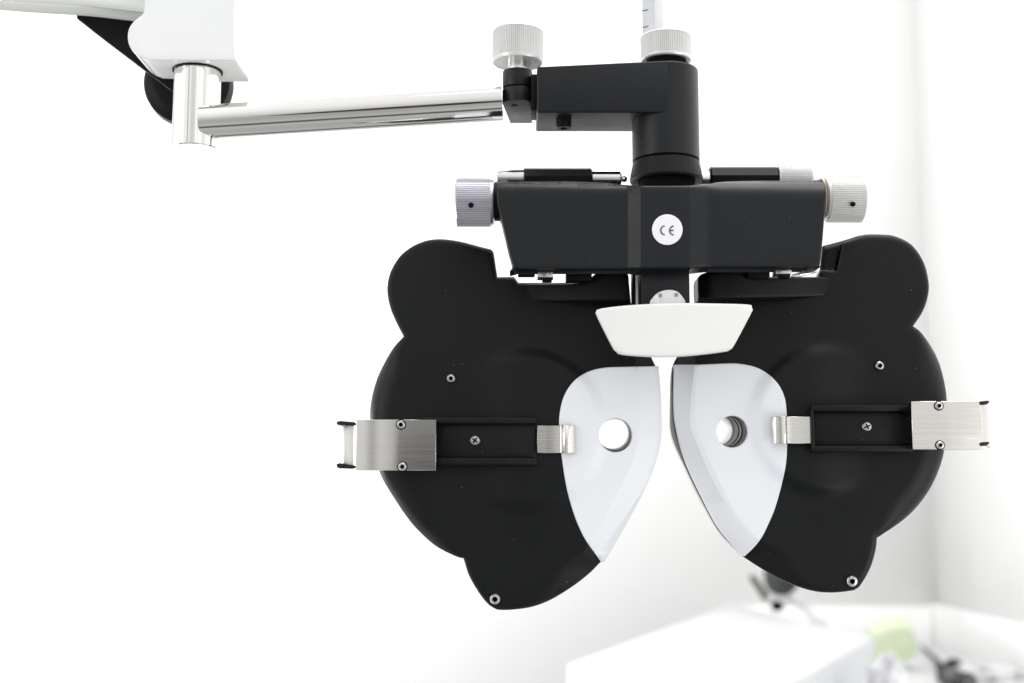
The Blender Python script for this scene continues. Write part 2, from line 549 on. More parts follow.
def wL(V):
    V = np.asarray(V)
    w = np.full(len(V), 5.0)
    big = (V[:, 0] < 470) & (V[:, 1] > 334) & (V[:, 1] < 558)
    c = np.minimum(np.hypot(V[:, 0] - 403.5, V[:, 1] - 336.5), np.hypot(V[:, 0] - 463.4, V[:, 1] - 558.3))
    w = np.where(big, 5 + 15 * sstep(c / 48), w)
    w = np.where((V[:, 0] > 560), 2.0, w)
    return w
def wR(V):
    V = np.asarray(V)
    w = np.full(len(V), 5.0)
    big = (V[:, 0] > 868) & (V[:, 1] > 326) & (V[:, 1] < 538)
    c = np.minimum(np.hypot(V[:, 0] - 913.2, V[:, 1] - 326), np.hypot(V[:, 0] - 877, V[:, 1] - 537.9))
    w = np.where(big, 5 + 15 * sstep(c / 48), w)
    w = np.where((V[:, 0] < 800), 2.0, w)
    return w

bodyL = relief('lens_housing', LBo, 0.0, 0.018, M['black'], head, wf=wL, drop=dropL, holes=[circ(615.5, 435.3, 21)], grid=4, extra=offset_lines(L_nasal, widL, 1))
bodyR = relief('lens_housing', RBo, 0.0, 0.0125, M['black'], head, wf=wR, drop=dropR, holes=[circ(732, 431.7, 20.5)], grid=4,
               extra=offset_lines(R_nasal, widR, -1) + [spline([(*p, 1) for p in NLINE[0:1]] + [(*p, 1) for p in NLINE[1:3]] + [(820.5, 271.2, 1)], closed=False, step=3),
                      spline([(*p, 1) for p in NLIN2], closed=False, step=3)])
REAR = [p for p in RBo_rear if p[1] > 362 and p[0] > 660]  # added plate; its grey imitates the wall's reflection on the nasal rim
relief('rim_sheen_plate', REAR, 0.0127, 0.011, M['rim'], bodyR, wf=0.8, grid=12, holes=[circ(732, 431.7, 22)], back_shift=Vector((0.0006, 0, 0.0002)),
       drop=lambda V: 0 * V[:, 0])
bodyL['label'] = 'left lens housing'; bodyR['label'] = 'right lens housing'

# white face shields: shells lying on the housings
SL = [(604.4, 367.7), (625, 366.8), (658.5, 366.2, 1), (660.3, 385), (661.6, 408), (660.8, 443.4), (649.8, 478.8), (630, 517.5), (604.4, 561.4, 1), (601, 562, 1), (582, 533.6), (569, 498), (562, 459.5), (559.4, 430), (559.6, 414), (564, 396), (574, 381), (588, 371.8)]
SLo = spline(SL)
relief('face_shield', SLo, -0.0012, 0.0026 + 0.003, M['shield'], bodyL, wf=1.3, drop=lambda V: dropL(V), holes=[circ(615.5, 435.3, 16.7)], grid=4, extra=offset_lines(L_nasal, widL, 1))
SR = [(673.6, 366, 1), (721.5, 363.6), (740, 363.8), (758.5, 368.3), (773.8, 379), (783, 393), (786.6, 411.5), (786.8, 454.6), (783, 479), (775.4, 507), (768, 525), (761.5, 537.7), (753, 547), (741.8, 556, 1), (718.5, 529), (700, 494.9), (684.6, 461.2), (675.6, 430), (673, 405)]
SRo = spline(SR)
relief('face_shield', SRo, -0.0012, 0.0026 + 0.003, M['shield'], bodyR, wf=1.3, drop=lambda V: dropR(V), holes=[circ(732, 431.7, 15.8)], grid=4, extra=offset_lines(R_nasal, widR, -1))

# sight tubes seen inside the apertures
def barrel(px, py, r, shift, parent, Y0):
    a = P(px, py, Y0)
    L = 0.052
    b = a + Vector((shift[0] * MM, L, -shift[1] * MM))
    R = r * MM * (Y0 - CAM.y) / 0.64
    pr = [(0.0, 1.16), (0.0, 1.01), (.05, 1.01), (.06, 1.05), (.27, 1.05), (.28, 1.0), (.33, 1.0), (.34, 1.04), (.42, 1.04), (.43, 1.0), (.45, 1.0), (.46, 1.03), (.66, 1.03), (.67, .985), (1.0, .985), (1.0, 1.16), (0.0, 1.16)]
    ms = [0, 0, 1, 1, 1, 2, 2, 1, 1, 2, 1, 1, 0, 0, 1, 1]
    return lathe('sight_tube', a, b - a, [(t * L, q * R) for t, q in pr], [M['tube_light'], M['barrel_dark'], M['tube_grey']], parent, n=56, mats=ms)
barrel(615.5, 435.3, 17.0, (4.2, -8.5), bodyL, 0.0006)
barrel(732, 431.7, 16.1, (-5, -8), bodyR, 0.0036)

# mounting flanges on top of each housing
FL = [(520, 284, 1), (568, 283.6, 1), (587, 281.6, 1), (596.5, 272.5, 1), (618, 271.2), (625, 272), (628.5, 276), (629.3, 300, 1), (600, 300.8), (560, 301.6), (528, 301.8, 1), (521, 292)]
relief('mounting_flange', spline(FL), -0.009, 0.019, M['black'], bodyL, wf=3.0, drop=lambda V: 25 * sstep((624 - V[:, 0]) / 112), grid=4)
FR = [(697.6, 280), (701, 274.6), (708, 271.8, 1), (745.5, 269.4, 1), (752.5, 277, 1), (838, 277, 1), (838, 296, 1), (800, 297.4), (712, 299), (698, 300.5, 1)]
relief('mounting_flange', spline(FR), -0.009, 0.019, M['black'], bodyR, wf=3.0, drop=lambda V: 29 * sstep((V[:, 0] - 728) / 112) + 7 * sstep((716 - V[:, 0]) / 18) ** 1.5, grid=4)

# screws on the housings
def seated(px, py, Y, r, parent, kind='hex', tilt=0, fn=None):
    if fn: Y = Y + float(fn(np.array([[px, py]]))[0]) * MM
    R = (r + 0.9) * MM
    lathe('screw_shade_disc', P(px, py, Y), Vector((0, 1, 0)), [(0.002, R), (-0.0001, R), (-0.0001, 0)], M['dark'], parent, n=24)  # dark disc paints a ring of shade round the screw; nothing is cut
    screw(px, py, Y - 0.0006, r, parent, kind, tilt=tilt)
seated(451, 378.5, 0.0, 4.4, bodyL, fn=dropL)
seated(495, 599, 0.0, 5.2, bodyL, fn=dropL)
seated(879.5, 365.8, 0.0, 4.6, bodyR, fn=dropR)
seated(851.8, 581.2, 0.0, 5.4, bodyR, fn=dropR)

# ---- temple clamps ----------------------------------------------------
def clampL(b):
    Yc = -0.0075
    # channel: base with raised rails
    ch = pbox('clamp_channel', 430, 421, 536, 463, -0.004, 0.002, M['black'], b, 0.0006)
    pbox('rail', 424, 417.0, 537, 423.6, Yc, -0.0037, M['black'], b, 0.0008)
    pbox('rail', 424, 457.8, 537, 465.0, Yc, -0.0037, M['black'], b, 0.0008)
    screw(475, 440.5, -0.0042, 5.2, b, 'cross', tilt=0.4)
    # brushed cover wrapped round the outer end
    z1 = P(400, 419.6, -0.013).z; z0 = P(400, 470.4, -0.013).z
    X = lambda px, Y: (P(px, 445, Y).x, Y)
    pl = sheet('clamp_cover', [X(436, -0.013), X(400, -0.0132), X(357, -0.0128), X(353.5, -0.0118)][::1][::-1][::-1], z0, z1, -0.001, M['cover'], b)
    zb1 = P(345, 423.5, -0.01).z; zb0 = P(345, 467.5, -0.01).z
    sheet('cheek_strap', [X(354, -0.0112), X(350, -0.009), X(344, -0.0068), X(340, 0.002), X(338.5, 0.012), X(340, 0.02)], zb0, zb1, -0.001, M['strap'], b)
    # lips of the cover top and bottom
    a = P(436, 419.6, -0.013); c = P(356, 419.6, -0.013)
    box3('cover_lip', (c.x, -0.0118, z1 - 0.0008), (a.x, 0.0, z1 - 0.0001), M['brushed'], b, 0.0001)
    box3('cover_lip', (c.x, -0.0118, z0 + 0.0001), (a.x, 0.0, z0 + 0.0008), M['brushed'], b, 0.0001)
    for (ya, yb) in ((421.2, 425.6), (463.4, 468.6)):
        relief('end_cap', spline([(336.5, ya + .6), (340, ya - .3), (354.5, ya + (.8 if ya < 440 else 2.0), 1), (355, yb, 1), (345, yb - .3), (336.8, yb - 1.2)]), -0.0135, 0.012, M['satin'], b, wf=1.2, grid=3)
    seated(401, 424.6, -0.0132, 4.2, b, 'hex'); seated(402.4, 466.6, -0.0132, 4.2, b, 'hex')
    # steel tongue reaching onto the shield
    zt1 = P(555, 425.4, -0.006).z; zt0 = P(555, 453.0, -0.006).z
    sheet('clamp_tongue', [X(537.2, -0.0060), X(545, -0.0060), X(560.5, -0.0060), X(562, -0.0066), X(563.5, -0.0084), X(566, -0.0088), X(571, -0.0082), X(575, -0.0064), X(577.5, -0.0036)], zt0, zt1, 0.0007, M['brushed'], b)
clampL(bodyL)

def clampR(b):
    Yc = -0.0080
    pbox('clamp_channel', 812, 409, 913, 450, -0.004, 0.002, M['black'], b, 0.0006)
    pbox('rail', 811, 404.8, 914, 411.4, Yc, -0.0037, M['black'], b, 0.0010)
    pbox('rail', 811, 445.4, 914, 452.0, Yc, -0.0037, M['black'], b, 0.0010)
    pbox('rail', 810.4, 408, 815.5, 449, Yc + 0.0004, -0.0037, M['black'], b, 0.0010)
    screw(866.6, 426.6, -0.0042, 5.0, b, 'cross', tilt=-0.1)
    z1 = P(940, 401.4, -0.013).z; z0 = P(940, 449.4, -0.013).z
    X = lambda px, Y: (P(px, 425, Y).x, Y)
    sheet('clamp_cover', [X(912, -0.0134), X(945, -0.0134), X(980, -0.0126), X(983, -0.0118)], z0, z1, 0.001, M['brushed'], b)
    zb1 = P(985, 404, -0.01).z; zb0 = P(985, 446, -0.01).z
    sheet('cheek_strap', [X(982.2, -0.0112), X(984.5, -0.009), X(987.5, -0.004), X(988.5, 0.006), X(989, 0.02)], zb0, zb1, 0.001, M['strap'], b)
    a = P(913, 401.4, -0.013); c = P(980, 401.4, -0.013)
    box3('cover_lip', (a.x, -0.0120, z1 - 0.0008), (c.x, 0.0, z1 - 0.0001), M['brushed'], b, 0.0001)
    box3('cover_lip', (a.x, -0.0120, z0 + 0.0001), (c.x, 0.0, z0 + 0.0008), M['brushed'], b, 0.0001)
    for (ya, yb) in ((401.0, 404.8), (442.2, 446.0)):
        relief('end_cap', spline([(980, ya + .6), (983, ya), (988.5, ya - .4), (989.4, ya + 1), (987, yb - .4, 1), (980.4, yb, 1)]), -0.0135, 0.012, M['satin'], b, wf=1.2, grid=3)
    seated(938.8, 405.8, -0.0135, 3.9, b, 'hex'); seated(940, 445.2, -0.0135, 3.9, b, 'hex')
    zt1 = P(790, 416.6, -0.005).z; zt0 = P(790, 443.6, -0.005).z
    sheet('clamp_tongue', [X(770.5, -0.0030), X(772.5, -0.0056), X(776, -0.0068), X(783, -0.0074), X(785.5, -0.0070), X(787, -0.0058), X(792, -0.0056), X(812, -0.0060)], zt0, zt1, 0.0007, M['brushed'], b)
clampR(bodyR)

# ---- cross bar --------------------------------------------------------
BM = [(497.5, 184), (500, 182), (560, 181.3), (600, 182.6), (627, 185, 1), (641, 185.6, 1), (690, 185.6, 1), (709, 184), (722, 181.8), (760, 180.8), (800, 181), (821, 182.2), (826, 186), (824.5, 215), (820.5, 261), (818, 265.6), (812, 266.4), (709, 266.6, 1), (690, 267.6, 1), (641, 268.2, 1), (627, 268.4, 1),
      (518, 268.8), (513.4, 266.5), (499.5, 212), (497, 198)]
BMo = spline(BM, step=3)
def drop_beam(V):
    x = V[:, 0]
    d = 8.5 * np.clip((641 - x) / 13.5, 0, 1) + 7.0 * np.clip((x - 690) / 18, 0, 1)
    # broad roll over the top edge, strongest on the right
    top = np.interp(x, [497, 627, 690, 722, 826], [182, 185, 185.6, 181.5, 182])
    ww = np.interp(x, [497, 627, 641, 690, 722, 826], [9, 7, 2.4, 2.4, 14, 16])
    t = np.clip((ww - (V[:, 1] - top)) / ww, 0, 1)
    return d + ww * 0.95 * (1 - np.sqrt(1 - t * t * 0.98))
beam = relief('cross_bar', BMo, -0.036, 0.020, M['satin'], head, wf=1.6, drop=drop_beam, grid=3.5,
              extra=[[(x, y) for y in np.arange(188, 266, 3.0)] for x in (641.6, 640.4, 628.2, 626.8, 689.4, 690.6, 707.4, 708.6)])
pbox('bar_core', 622, 189, 710, 256, -0.0165, 0.016, M['rubber'], head)

# round approval sticker
st = relief('sticker', circ(667.3, 229.6, 15.3, 56), -0.0363, 0.0002, M['sticker'], beam, wf=0.15, grid=4)
def stroke(path, w, Y, name, m, parent):
    bm = bmesh.new()
    L = []
    for i, p in enumerate(path):
        a = path[max(i - 1, 0)]; b = path[min(i + 1, len(path) - 1)]
        d = Vector((b[0] - a[0], b[1] - a[1])).normalized(); n = Vector((-d.y, d.x)) * w / 2
        L.append((bm.verts.new(P(p[0] + n.x, p[1] + n.y, Y)), bm.verts.new(P(p[0] - n.x, p[1] - n.y, Y))))
    for A, B in zip(L, L[1:]): bm.faces.new([A[0], A[1], B[1], B[0]])
    return bm
def arcpts(cx, cy, r, a0, a1, n=18):
    return [(cx + r * math.cos(math.radians(a0 + (a1 - a0) * i / n)), cy + r * math.sin(math.radians(a0 + (a1 - a0) * i / n))) for i in range(n + 1)]
bm = bmesh.new()
def merge(dst, src):
    me = bpy.data.meshes.new('t'); src.to_mesh(me); src.free(); dst.from_mesh(me); bpy.data.meshes.remove(me)
merge(bm, stroke(arcpts(665.3, 230.3, 4.5, 97, 263), 1.15, -0.03655, '', None, None))
merge(bm, stroke(arcpts(674.2, 230.5, 4.5, 97, 263), 1.15, -0.03655, '', None, None))
merge(bm, stroke([(669.8, 230.5), (673.7, 230.4)], 1.1, -0.0366, '', None, None))
ce = from_bm('lettering', bm, M['ink'], beam, smooth=False)

# side adjusting knobs
def knob(px0, px1, pyc, R, Y, m, parent, teeth, label=None, inner=None):
    a = P(px0, pyc, Y); b = P(px1, pyc, Y); L = (b - a).length
    r = R * MM * (Y - CAM.y) / 0.64
    pr = [(0, 0), (0, r * .80), (L * .02, r * .90), (L * .05, r * .965), (L * .055, r), (L * .9, r), (L * .905, r * .97), (L * .97, r * .94), (L, r * .86), (L, 0)]
    return lathe('adjusting_knob', a, b - a, pr, m, parent, teeth=teeth, depth=r * 0.055, knurl=(L * .054, L * .902), smooth_angle=25), a, b, r
k, a, b, r = knob(455, 494.5, 202.5, 24.8, -0.014, M['knurl_front'], head, 64)
k['label'] = 'left knurled knob'
lathe('grub_shade_disc', P(471, 205, -0.014 - r * 1.0), Vector((0, 1, 0)), [(0.001, 0.0013), (-0.00002, 0.0013), (-0.00002, 0)], M['dark'], k, n=20)  # flat dark disc stands for the shade inside a small hole
lathe('collar', P(494, 201.5, -0.014), Vector((1, 0, 0)), [(0, 0), (0, 0.0098), (0.003, 0.0098), (0.003, 0.0106), (0.007, 0.0106), (0.007, 0)], M['rubber'], k, n=48)
k, a, b, r = knob(863, 823.5, 199.2, 23.8, -0.010, M['knurl'], head, 66)
k['label'] = 'right knurled knob'
lathe('grub_shade_disc', P(853.2, 204, -0.010 - r * 0.99), Vector((0, 1, 0)), [(0.001, 0.0012), (-0.00002, 0.0012), (-0.00002, 0)], M['dark'], k, n=20)  # hole shade as a dark disc on the knob surface
lathe('brass_ring', P(820.4, 199, -0.011), Vector((1, 0, 0)), [(0, 0), (0, 0.0102), (0.0006, 0.0104), (0.0009, 0.0102), (0.0009, 0)], M['brass'], k, n=48)
lathe('collar', P(813.5, 199, -0.012), Vector((1, 0, 0)), [(0, 0), (0, 0.0092), (0.0036, 0.0098), (0.0036, 0)], M['rubber'], k, n=48)

# spindles lying behind the bar's top edge
def hrod(name, px0, px1, py, R, Y, m, parent, label=None, ends=0.15, facets=48):
    a = P(px0, py, Y); b = P(px1, py, Y); L = (b - a).length
    e = min(R * MM * ends, L * .2); r = R * MM * (Y - CAM.y) / 0.64
    o = lathe(name, a, b - a, [(0, 0), (0, r - e), (e, r), (L - e, r), (L, r - e), (L, 0)], m, parent, n=facets)
    if label: o['label'] = label
    return o
hrod('spindle', 496.5, 525, 179, 9.6, 0.006, M['satin_steel'], head)
hrod('spindle_grip', 523, 592, 178.5, 11.0, 0.006, M['satin'], head, facets=8)
hrod('spindle', 591, 621, 179.2, 8.9, 0.006, M['chrome'], head)
lathe('ball_end', P(624, 179, 0.004), Vector((1, 0, 0)), [(-0.0018 * math.cos(t), 0.0018 * math.sin(t)) for t in [i * math.pi / 8 for i in range(9)]], M['chrome'], head, n=16)
hrod('spindle', 697, 711, 179, 7.5, 0.006, M['chrome'], head)
hrod('spindle_grip', 709, 778, 178, 11.8, 0.006, M['satin'], head, facets=8)
a = P(812, 179, 0.006); b = P(777.5, 179, 0.006); L = (b - a).length; r = 14.5 * MM
k = lathe('adjusting_knob', a, b - a, [(0, 0), (0, r * .85), (L * .06, r * .96), (L * .07, r), (L * .95, r), (L, r * .95), (L, 0)], M['knurl'], head, teeth=56, depth=r * 0.04, knurl=(L * .065, L * .96))
k['label'] = 'small knurled knob behind the cross bar'
lathe('grub_shade_disc', P(791, 167, 0.006 - r * .62), Vector((0, 1, -0.8)), [(0.001, 0.0009), (-0.0002, 0.0009), (-0.0002, 0)], M['dark'], k, n=16)  # dark disc in place of a shaded hole

# carriage below the bar
pbox('carriage_rail', 520, 262, 640, 270.5, -0.015, -0.006, M['rubber'], beam)
pbox('carriage_rail', 704, 262, 818, 269, -0.015, -0.006, M['rubber'], beam)
pbox('carriage_block', 518, 266, 535, 275.5, -0.016, -0.010, M['rubber'], beam)
pbox('carriage_block', 566, 268, 592, 280.6, -0.012, -0.004, M['rubber'], beam)
pbox('carriage_block', 748, 266, 770, 277.6, -0.012, -0.004, M['rubber'], beam)
for (x0, x1, y0, y1) in ((537.5, 553.5, 269.6, 277.2), (775.5, 792, 265.8, 273.8)):
    q = pbox('level_bracket', x0, y0, x1, y1, -0.0215, -0.012, M['satin_steel'], beam, 0.0003)
    screw(x1 - 3.6, y0 + 3.4, -0.0217, 2.5, beam)
    pbox('bracket_foot', x0 + 5, y1 + .2, x1 - 1.5, y1 + 3.2, -0.019, -0.012, M['rubber'], beam, 0.0002)
relief('level_strip', [(792, 274.5), (816, 267.6), (817.5, 271.8), (800, 276.4), (792, 276.6)], -0.019, 0.003, M['satin_steel'], beam, wf=0.4, grid=6)

# centre post and nose piece
pbox('centre_post', 640.5, 264, 690.5, 330, -0.027, -0.012, M['satin'], head, 0.0008)
pbox('side_post', 632.5, 262, 641, 318, -0.006, 0.004, M['rubber'], head, 0.0004)
pbox('side_rod', 636.2, 270, 640.3, 315, -0.012, -0.007, M['pale_grey'], head, 0.0003)
#lathe('side_pin', P(693, 262, -0.014), Vector((0, 0, -1)), [(0, 0), (0, 0.0012), (0.011, 0.0012), (0.011, 0)], M['rubber'], head, n=14)
nd = relief('rest_bracket', spline([(648, 330, 1), (649.8, 304), (652.5, 298), (658, 292.6), (667.5, 289.8), (677, 291.4), (683, 297.5), (685.5, 304), (687, 330, 1)]), -0.0305, 0.003, M['bracket'], head, wf=0.9, grid=3,
            drop=lambda V: 2.2 * np.clip((657 - V[:, 0]) / 1.2, 0, 1) + 2.2 * np.clip((V[:, 0] - 681) / 1.2, 0, 1))
screw(660.4, 295.4, -0.0306, 2.2, nd); screw(676.4, 294.9, -0.0306, 2.2, nd)
PL = [(596.2, 311.6), (601, 308.6), (630, 305.2), (672, 303.2), (710, 303.4), (747, 304.4), (751.6, 306.2), (752.6, 309.4), (751.0, 313.6), (734.6, 344.6), (730.5, 349.2), (724, 351.6), (686.5, 355.7), (658.4, 356.6), (623, 354.5), (616, 351), (612, 346.2), (597.2, 317)]
pl = relief('forehead_rest', spline(PL), -0.036, 0.0045, M['plate'], head, wf=1.8, grid=4, drop=lambda V: 0.0009 * (V[:, 0] - 672) ** 2)

# ---- turning post, bracket arm and clamp ------------------------------
YP = -0.0015
def pv(px, py, Y): return P(px, py, Y)
Rp = 34.2 * MM
cx = P(665.3, 120, YP).x
top = P(666.5, 60.2, YP - Rp).z; bot_arm = P(600, 112.4, YP - Rp).z
xl = P(537, 90, YP - Rp).x
zc1 = P(667, 153.6, YP - Rp).z
# bracket: straight box running into the round post head
plan = [(xl, YP - Rp + 0.00005), (cx - 0.0005, YP - Rp)] + [(cx + Rp * math.sin(t), YP - Rp * math.cos(t)) for t in [i * math.pi / 28 for i in range(1, 28)]] + [(cx - 0.0005, YP + Rp), (xl, YP + Rp - 0.0002)]
arm_top_l = P(538, 66.5, YP - Rp).z
bm = bmesh.new()
lo = [bm.verts.new((x, y, bot_arm)) for x, y in plan]
hi = [bm.verts.new((x, y, arm_top_l + (top - arm_top_l) * min(1, max(0, (x - xl) / (cx - xl))))) for x, y in plan]
bm.faces.new(lo[::-1]); bm.faces.new(hi)
for i in range(len(plan)): bm.faces.new([lo[i], lo[(i + 1) % len(plan)], hi[(i + 1) % len(plan)], hi[i]])
bmesh.ops.recalc_face_normals(bm, faces=bm.faces[:])
bmesh.ops.bevel(bm, geom=[e for e in bm.edges if e.calc_face_angle(0) > 0.6], offset=0.0009, segments=3, affect='EDGES', profile=0.5)
arm = from_bm('bracket_arm', bm, M['satin'], head)
# post below the arm
zpb = zc1 + 0.0004
lathe('turning_post', Vector((cx, YP, top + 0.0002)), Vector((0, 0, -1)), [(0, 0), (0, Rp - .0015), (.0005, Rp - .0004), (.0012, Rp + .00002), (top + 0.0002 - zpb - .0004, Rp + .00002), (top + 0.0002 - zpb, Rp - .0006), (top + .0002 - zpb, 0)], M['satin'], head, n=72)
z2 = P(667, 173.6, YP - Rp).z
Rc = 37.2 * MM
lathe('post_collar', Vector((cx, YP, zc1 - .0002)), Vector((0, 0, -1)), [(0, 0), (0, Rp - .0006), (.0003, Rp), (.0016, Rp + .0001), (.006, Rp + (Rc - Rp) * .75), (zc1 - z2 - .001, Rc), (zc1 - z2, Rc - .0006), (zc1 - z2, 0)], M['black'], head, n=72)
lathe('pivot_neck', Vector((cx, YP, z2 + .001)), Vector((0, 0, -1)), [(0, 0), (0, Rc - .004), (.013, Rc - .004), (.013, 0)], M['dark'], head, n=48)
# fixing bolt under the arm
q = P(563.5, 112.4, YP - Rp + 0.012)
lathe('hex_bolt', Vector((q.x, YP - Rp + 0.0115, bot_arm + .001)), Vector((0, 0, -1)), [(0, 0), (0, 0.0040), (.0052, 0.0040), (.0058, .0036), (.0058, .0018), (.0045, .0018), (.0045, 0)], M['rubber'], head, n=32)
# lightening: small tube joint between arm and clamp
pbox('hinge_plate', 531, 74, 539, 110, YP - Rp + 0.010, YP + Rp - 0.006, M['rubber'], head)
# clamp block: long rounded block in two halves
def stadium(cx_, y0, R, L, n=18):
    return [(cx_ - R * math.cos(t), y0 - R * math.sin(t)) for t in [i * math.pi / n for i in range(n + 1)]] + [(cx_ + R * 1.02, y0 + L), (cx_ - R * .5, y0 + L)]
Ry = 15.6 * MM
c0 = P(517.6, 90, -0.010)
yc = -0.010 + Ry
zt = P(517, 66.6, -0.010).z; zg = P(517, 84.6, -0.010).z; zb = P(517, 99.5, -0.010).z
cb = prism('clamp_block', stadium(c0.x, yc, Ry, 0.034), zb, zg - .0003, M['satin'], head, 0.0005)
prism('clamp_cap', stadium(c0.x, yc, Ry * .985, 0.020), zg + .0003, zt, M['satin'], cb, 0.0006)
prism('clamp_core', stadium(c0.x, yc, Ry * .90, 0.020), zg - .002, zg + .002, M['dark'], cb, 0.0001)
lathe('set_screw_shade_disc', Vector((P(514.6, 108, -0.003).x, yc + .0015, zb)), Vector((0, 0, -1)), [(-0.001, 0), (-.001, 0.0019), (.00006, 0.0019), (.00006, 0)], M['dark'], cb, n=24)  # dark disc under the block, painted as the shade of a hole
# thumb knob over the clamp
q = P(517.6, 60, yc)
zk0 = P(517, 54.5, yc - 0.0132).z; zk1 = P(517, 20.5, yc - 0.0132).z
kr = 26.6 * MM
H = zk1 - zk0
tk = lathe('thumb_knob', Vector((q.x, yc, zk0)), Vector((0.02, 0, 1)), [(.0004, 0), (.0004, kr * .34), (.0002, kr * .36), (.0002, kr * .93), (0, kr * .95), (H * .06, kr * .985), (H * .10, kr * .985), (H * .11, kr), (H * .90, kr), (H * .91, kr * .985), (H * .97, kr * .95), (H, kr * .86), (H, 0)], M['knurl'], head, teeth=84, depth=kr * 0.045, knurl=(H * .105, H * .905))
tk['label'] = 'upright knurled thumb knob'
lathe('knob_stem', Vector((q.x, yc, zt - .001)), Vector((0, 0, 1)), [(0, 0), (0, .0050), (zk0 - zt + .0015, .0050), (zk0 - zt + .0015, 0)], M['satin_steel'], tk, n=40)
# knob on the post head
zk0 = P(666, 53.5, YP - 0.0125).z; zk1 = P(666, 27.0, YP - 0.0125).z
kr = 26.6 * MM; H = zk1 - zk0
hx = P(666, 45, YP).x
hk = lathe('thumb_knob', Vector((hx, YP, zk0)), Vector((0, 0, 1)), [(.0006, 0), (.0006, kr * .84), (0, kr * .86), (0, kr * .95), (H * .05, kr * .985), (H * .12, kr * .985), (H * .13, kr), (H * .90, kr), (H * .91, kr * .985), (H * .97, kr * .95), (H, kr * .88), (H, 0)], M['knurl'], head, teeth=84, depth=kr * 0.045, knurl=(H * .125, H * .905))
hk['label'] = 'knurled thumb knob on the turning post'
lathe('knob_washer', Vector((hx, YP, top - .001)), Vector((0, 0, 1)), [(0, 0), (0, kr * .78), (zk0 - top + .001, kr * .78), (zk0 - top + .0015, 0)], M['dark'], hk, n=48)

# graduated rod rising out of the knob
Yr = -0.001
X = lambda px, Y: (P(px, 15, Y).x, Y)
zr0 = P(650, 36, Yr).z; zr1 = P(650, -70, Yr).z
rod = prism('graduated_rod', [X(642, Yr), X(654.8, Yr - .0045), X(664, Yr + .0008), X(652, Yr + .006)], zr0, zr1, M['ruler'], head, 0.0002)
bm = bmesh.new()
for py in (-25.5, -8.0, 9.6, 26.2):
    A = Vector(X(642.4, Yr - 0.00035)); B = Vector(X(648, Yr - .00225))
    for (zz) in (P(645, py, Yr - .002).z,):
        vs = [bm.verts.new((A.x, A.y, zz - .00035)), bm.verts.new((B.x, B.y, zz - .00035)), bm.verts.new((B.x, B.y, zz + .00015)), bm.verts.new((A.x, A.y, zz + .00015))]
        bm.faces.new(vs)
tk_ = from_bm('tick_marks', bm, M['ink'], rod, smooth=False)

# =====================================================================
#  SUPPORT ARM
# =====================================================================
sup = empty('support_arm', P(190, 60, 0.0), 'white enamelled instrument arm with black lock knob and polished steel cross tube', 'instrument arm')
HO = [(143, -60, 1), (144.5, -10), (144.5, 10), (141, 16), (134, 21.5), (129, 29), (127.8, 38), (130, 47), (136, 54.5), (146, 59), (158, 60.2), (235.5, 60.4, 1), (235.5, -60, 1)]
hs = relief('arm_housing', spline(HO, step=4), -0.015, 0.034, M['paint'], sup, wf=1.5, grid=7)
AO = [(-110, -80, 1), (165, -80, 1), (165, 15, 1), (130, 11.5), (80, 6), (30, 3), (-15, -.5), (-110, -8, 1)]
relief('arm_beam', spline(AO, step=5), -0.004, 0.018, M['arm_paint'], sup, wf=8, grid=6)
relief('arm_cover', spline([(76, 8, 1), (152, 8, 1), (190, 60, 1), (190, 104, 1), (168, 88, 1), (107, 42, 1), (77, 18.5, 1)], step=4), 0.0145, 0.003, M['rubber'], sup, wf=1.0, grid=6)
kq = P(185, 79, 0.03)
lk = lathe('lock_knob', kq, Vector((0.0, 1, 0.0)), [(0, 0), (0, .0160), (.0012, .0205), (.004, .0235), (.010, .024), (.014, .0235), (.016, .020), (.016, 0)], M['rubber'], sup, n=64)
# vertical polished post
Yv = 0.0015
Rv = 23.9 * MM
zvt = P(197, 66, Yv).z; zvb = P(194, 149.8, Yv - 0).z
vx = P(196.5, 110, Yv).x
vp = lathe('steel_post', Vector((vx, Yv, zvt + .003)), Vector((0, 0, -1)), [(0, 0), (0, Rv), (zvt + .003 - zvb - .0005, Rv), (zvt + .003 - zvb, Rv - .0006), (zvt + .003 - zvb, 0)], M['chrome'], sup, n=96)
lathe('post_seal', Vector((vx, Yv, P(197, 60.4, -0.015).z - 0.0006)), Vector((0, 0, 1)), [(0, 0), (0, Rv + .0008), (.0012, Rv + .0008), (.0012, 0)], M['rubber'], sup, n=64)
# cross tube
Yt = -0.0035
a = P(206, 122.2, Yt); b = P(506, 103.2, Yt)
d = (b - a); L = d.length
Rt = 17.7 * MM
lathe('cross_tube', a - d.normalized() * 0.002, d, [(0, 0), (0, Rt), (L, Rt), (L, 0)], M['chrome'], sup, n=96)

# =====================================================================
#  ROOM
# =====================================================================
def plain(name, lo, hi, m, label=None, cat=None, kind=None, bev=0.0):
    o = box3(name, lo, hi, m, None, bev)
    if kind: o['kind'] = kind
    if label: o['label'] = label; o['category'] = cat
    return o
corner = PZ(938, 645, 0.95)
cxw, cyw = corner.x, corner.y
plain('back_wall', (-4, cyw, 0), (cxw + 0.04, cyw + 0.1, 3.2), M['wall'], kind='structure')
plain('side_wall', (cxw, -1.2, -0.01), (cxw + 0.1, cyw + 0.03, 3.23), M['wall'], kind='structure')
ztop = 1.25 - 0.213
desk = empty('desk', (0.5, 1.6, 0.0), 'white laminate desk top in the wall corner under the clutter', 'desk')
xd0 = 0.47
box3('desk_top', (xd0, 0.75, 0.915), (cxw - 0.012, cyw - 0.012, 0.95), M['desk'], desk, 0.003)
box3('desk_side', (xd0 + .03, 0.80, 0.0), (xd0 + .05, cyw - .05, 0.914), M['desk'], desk, 0.002)
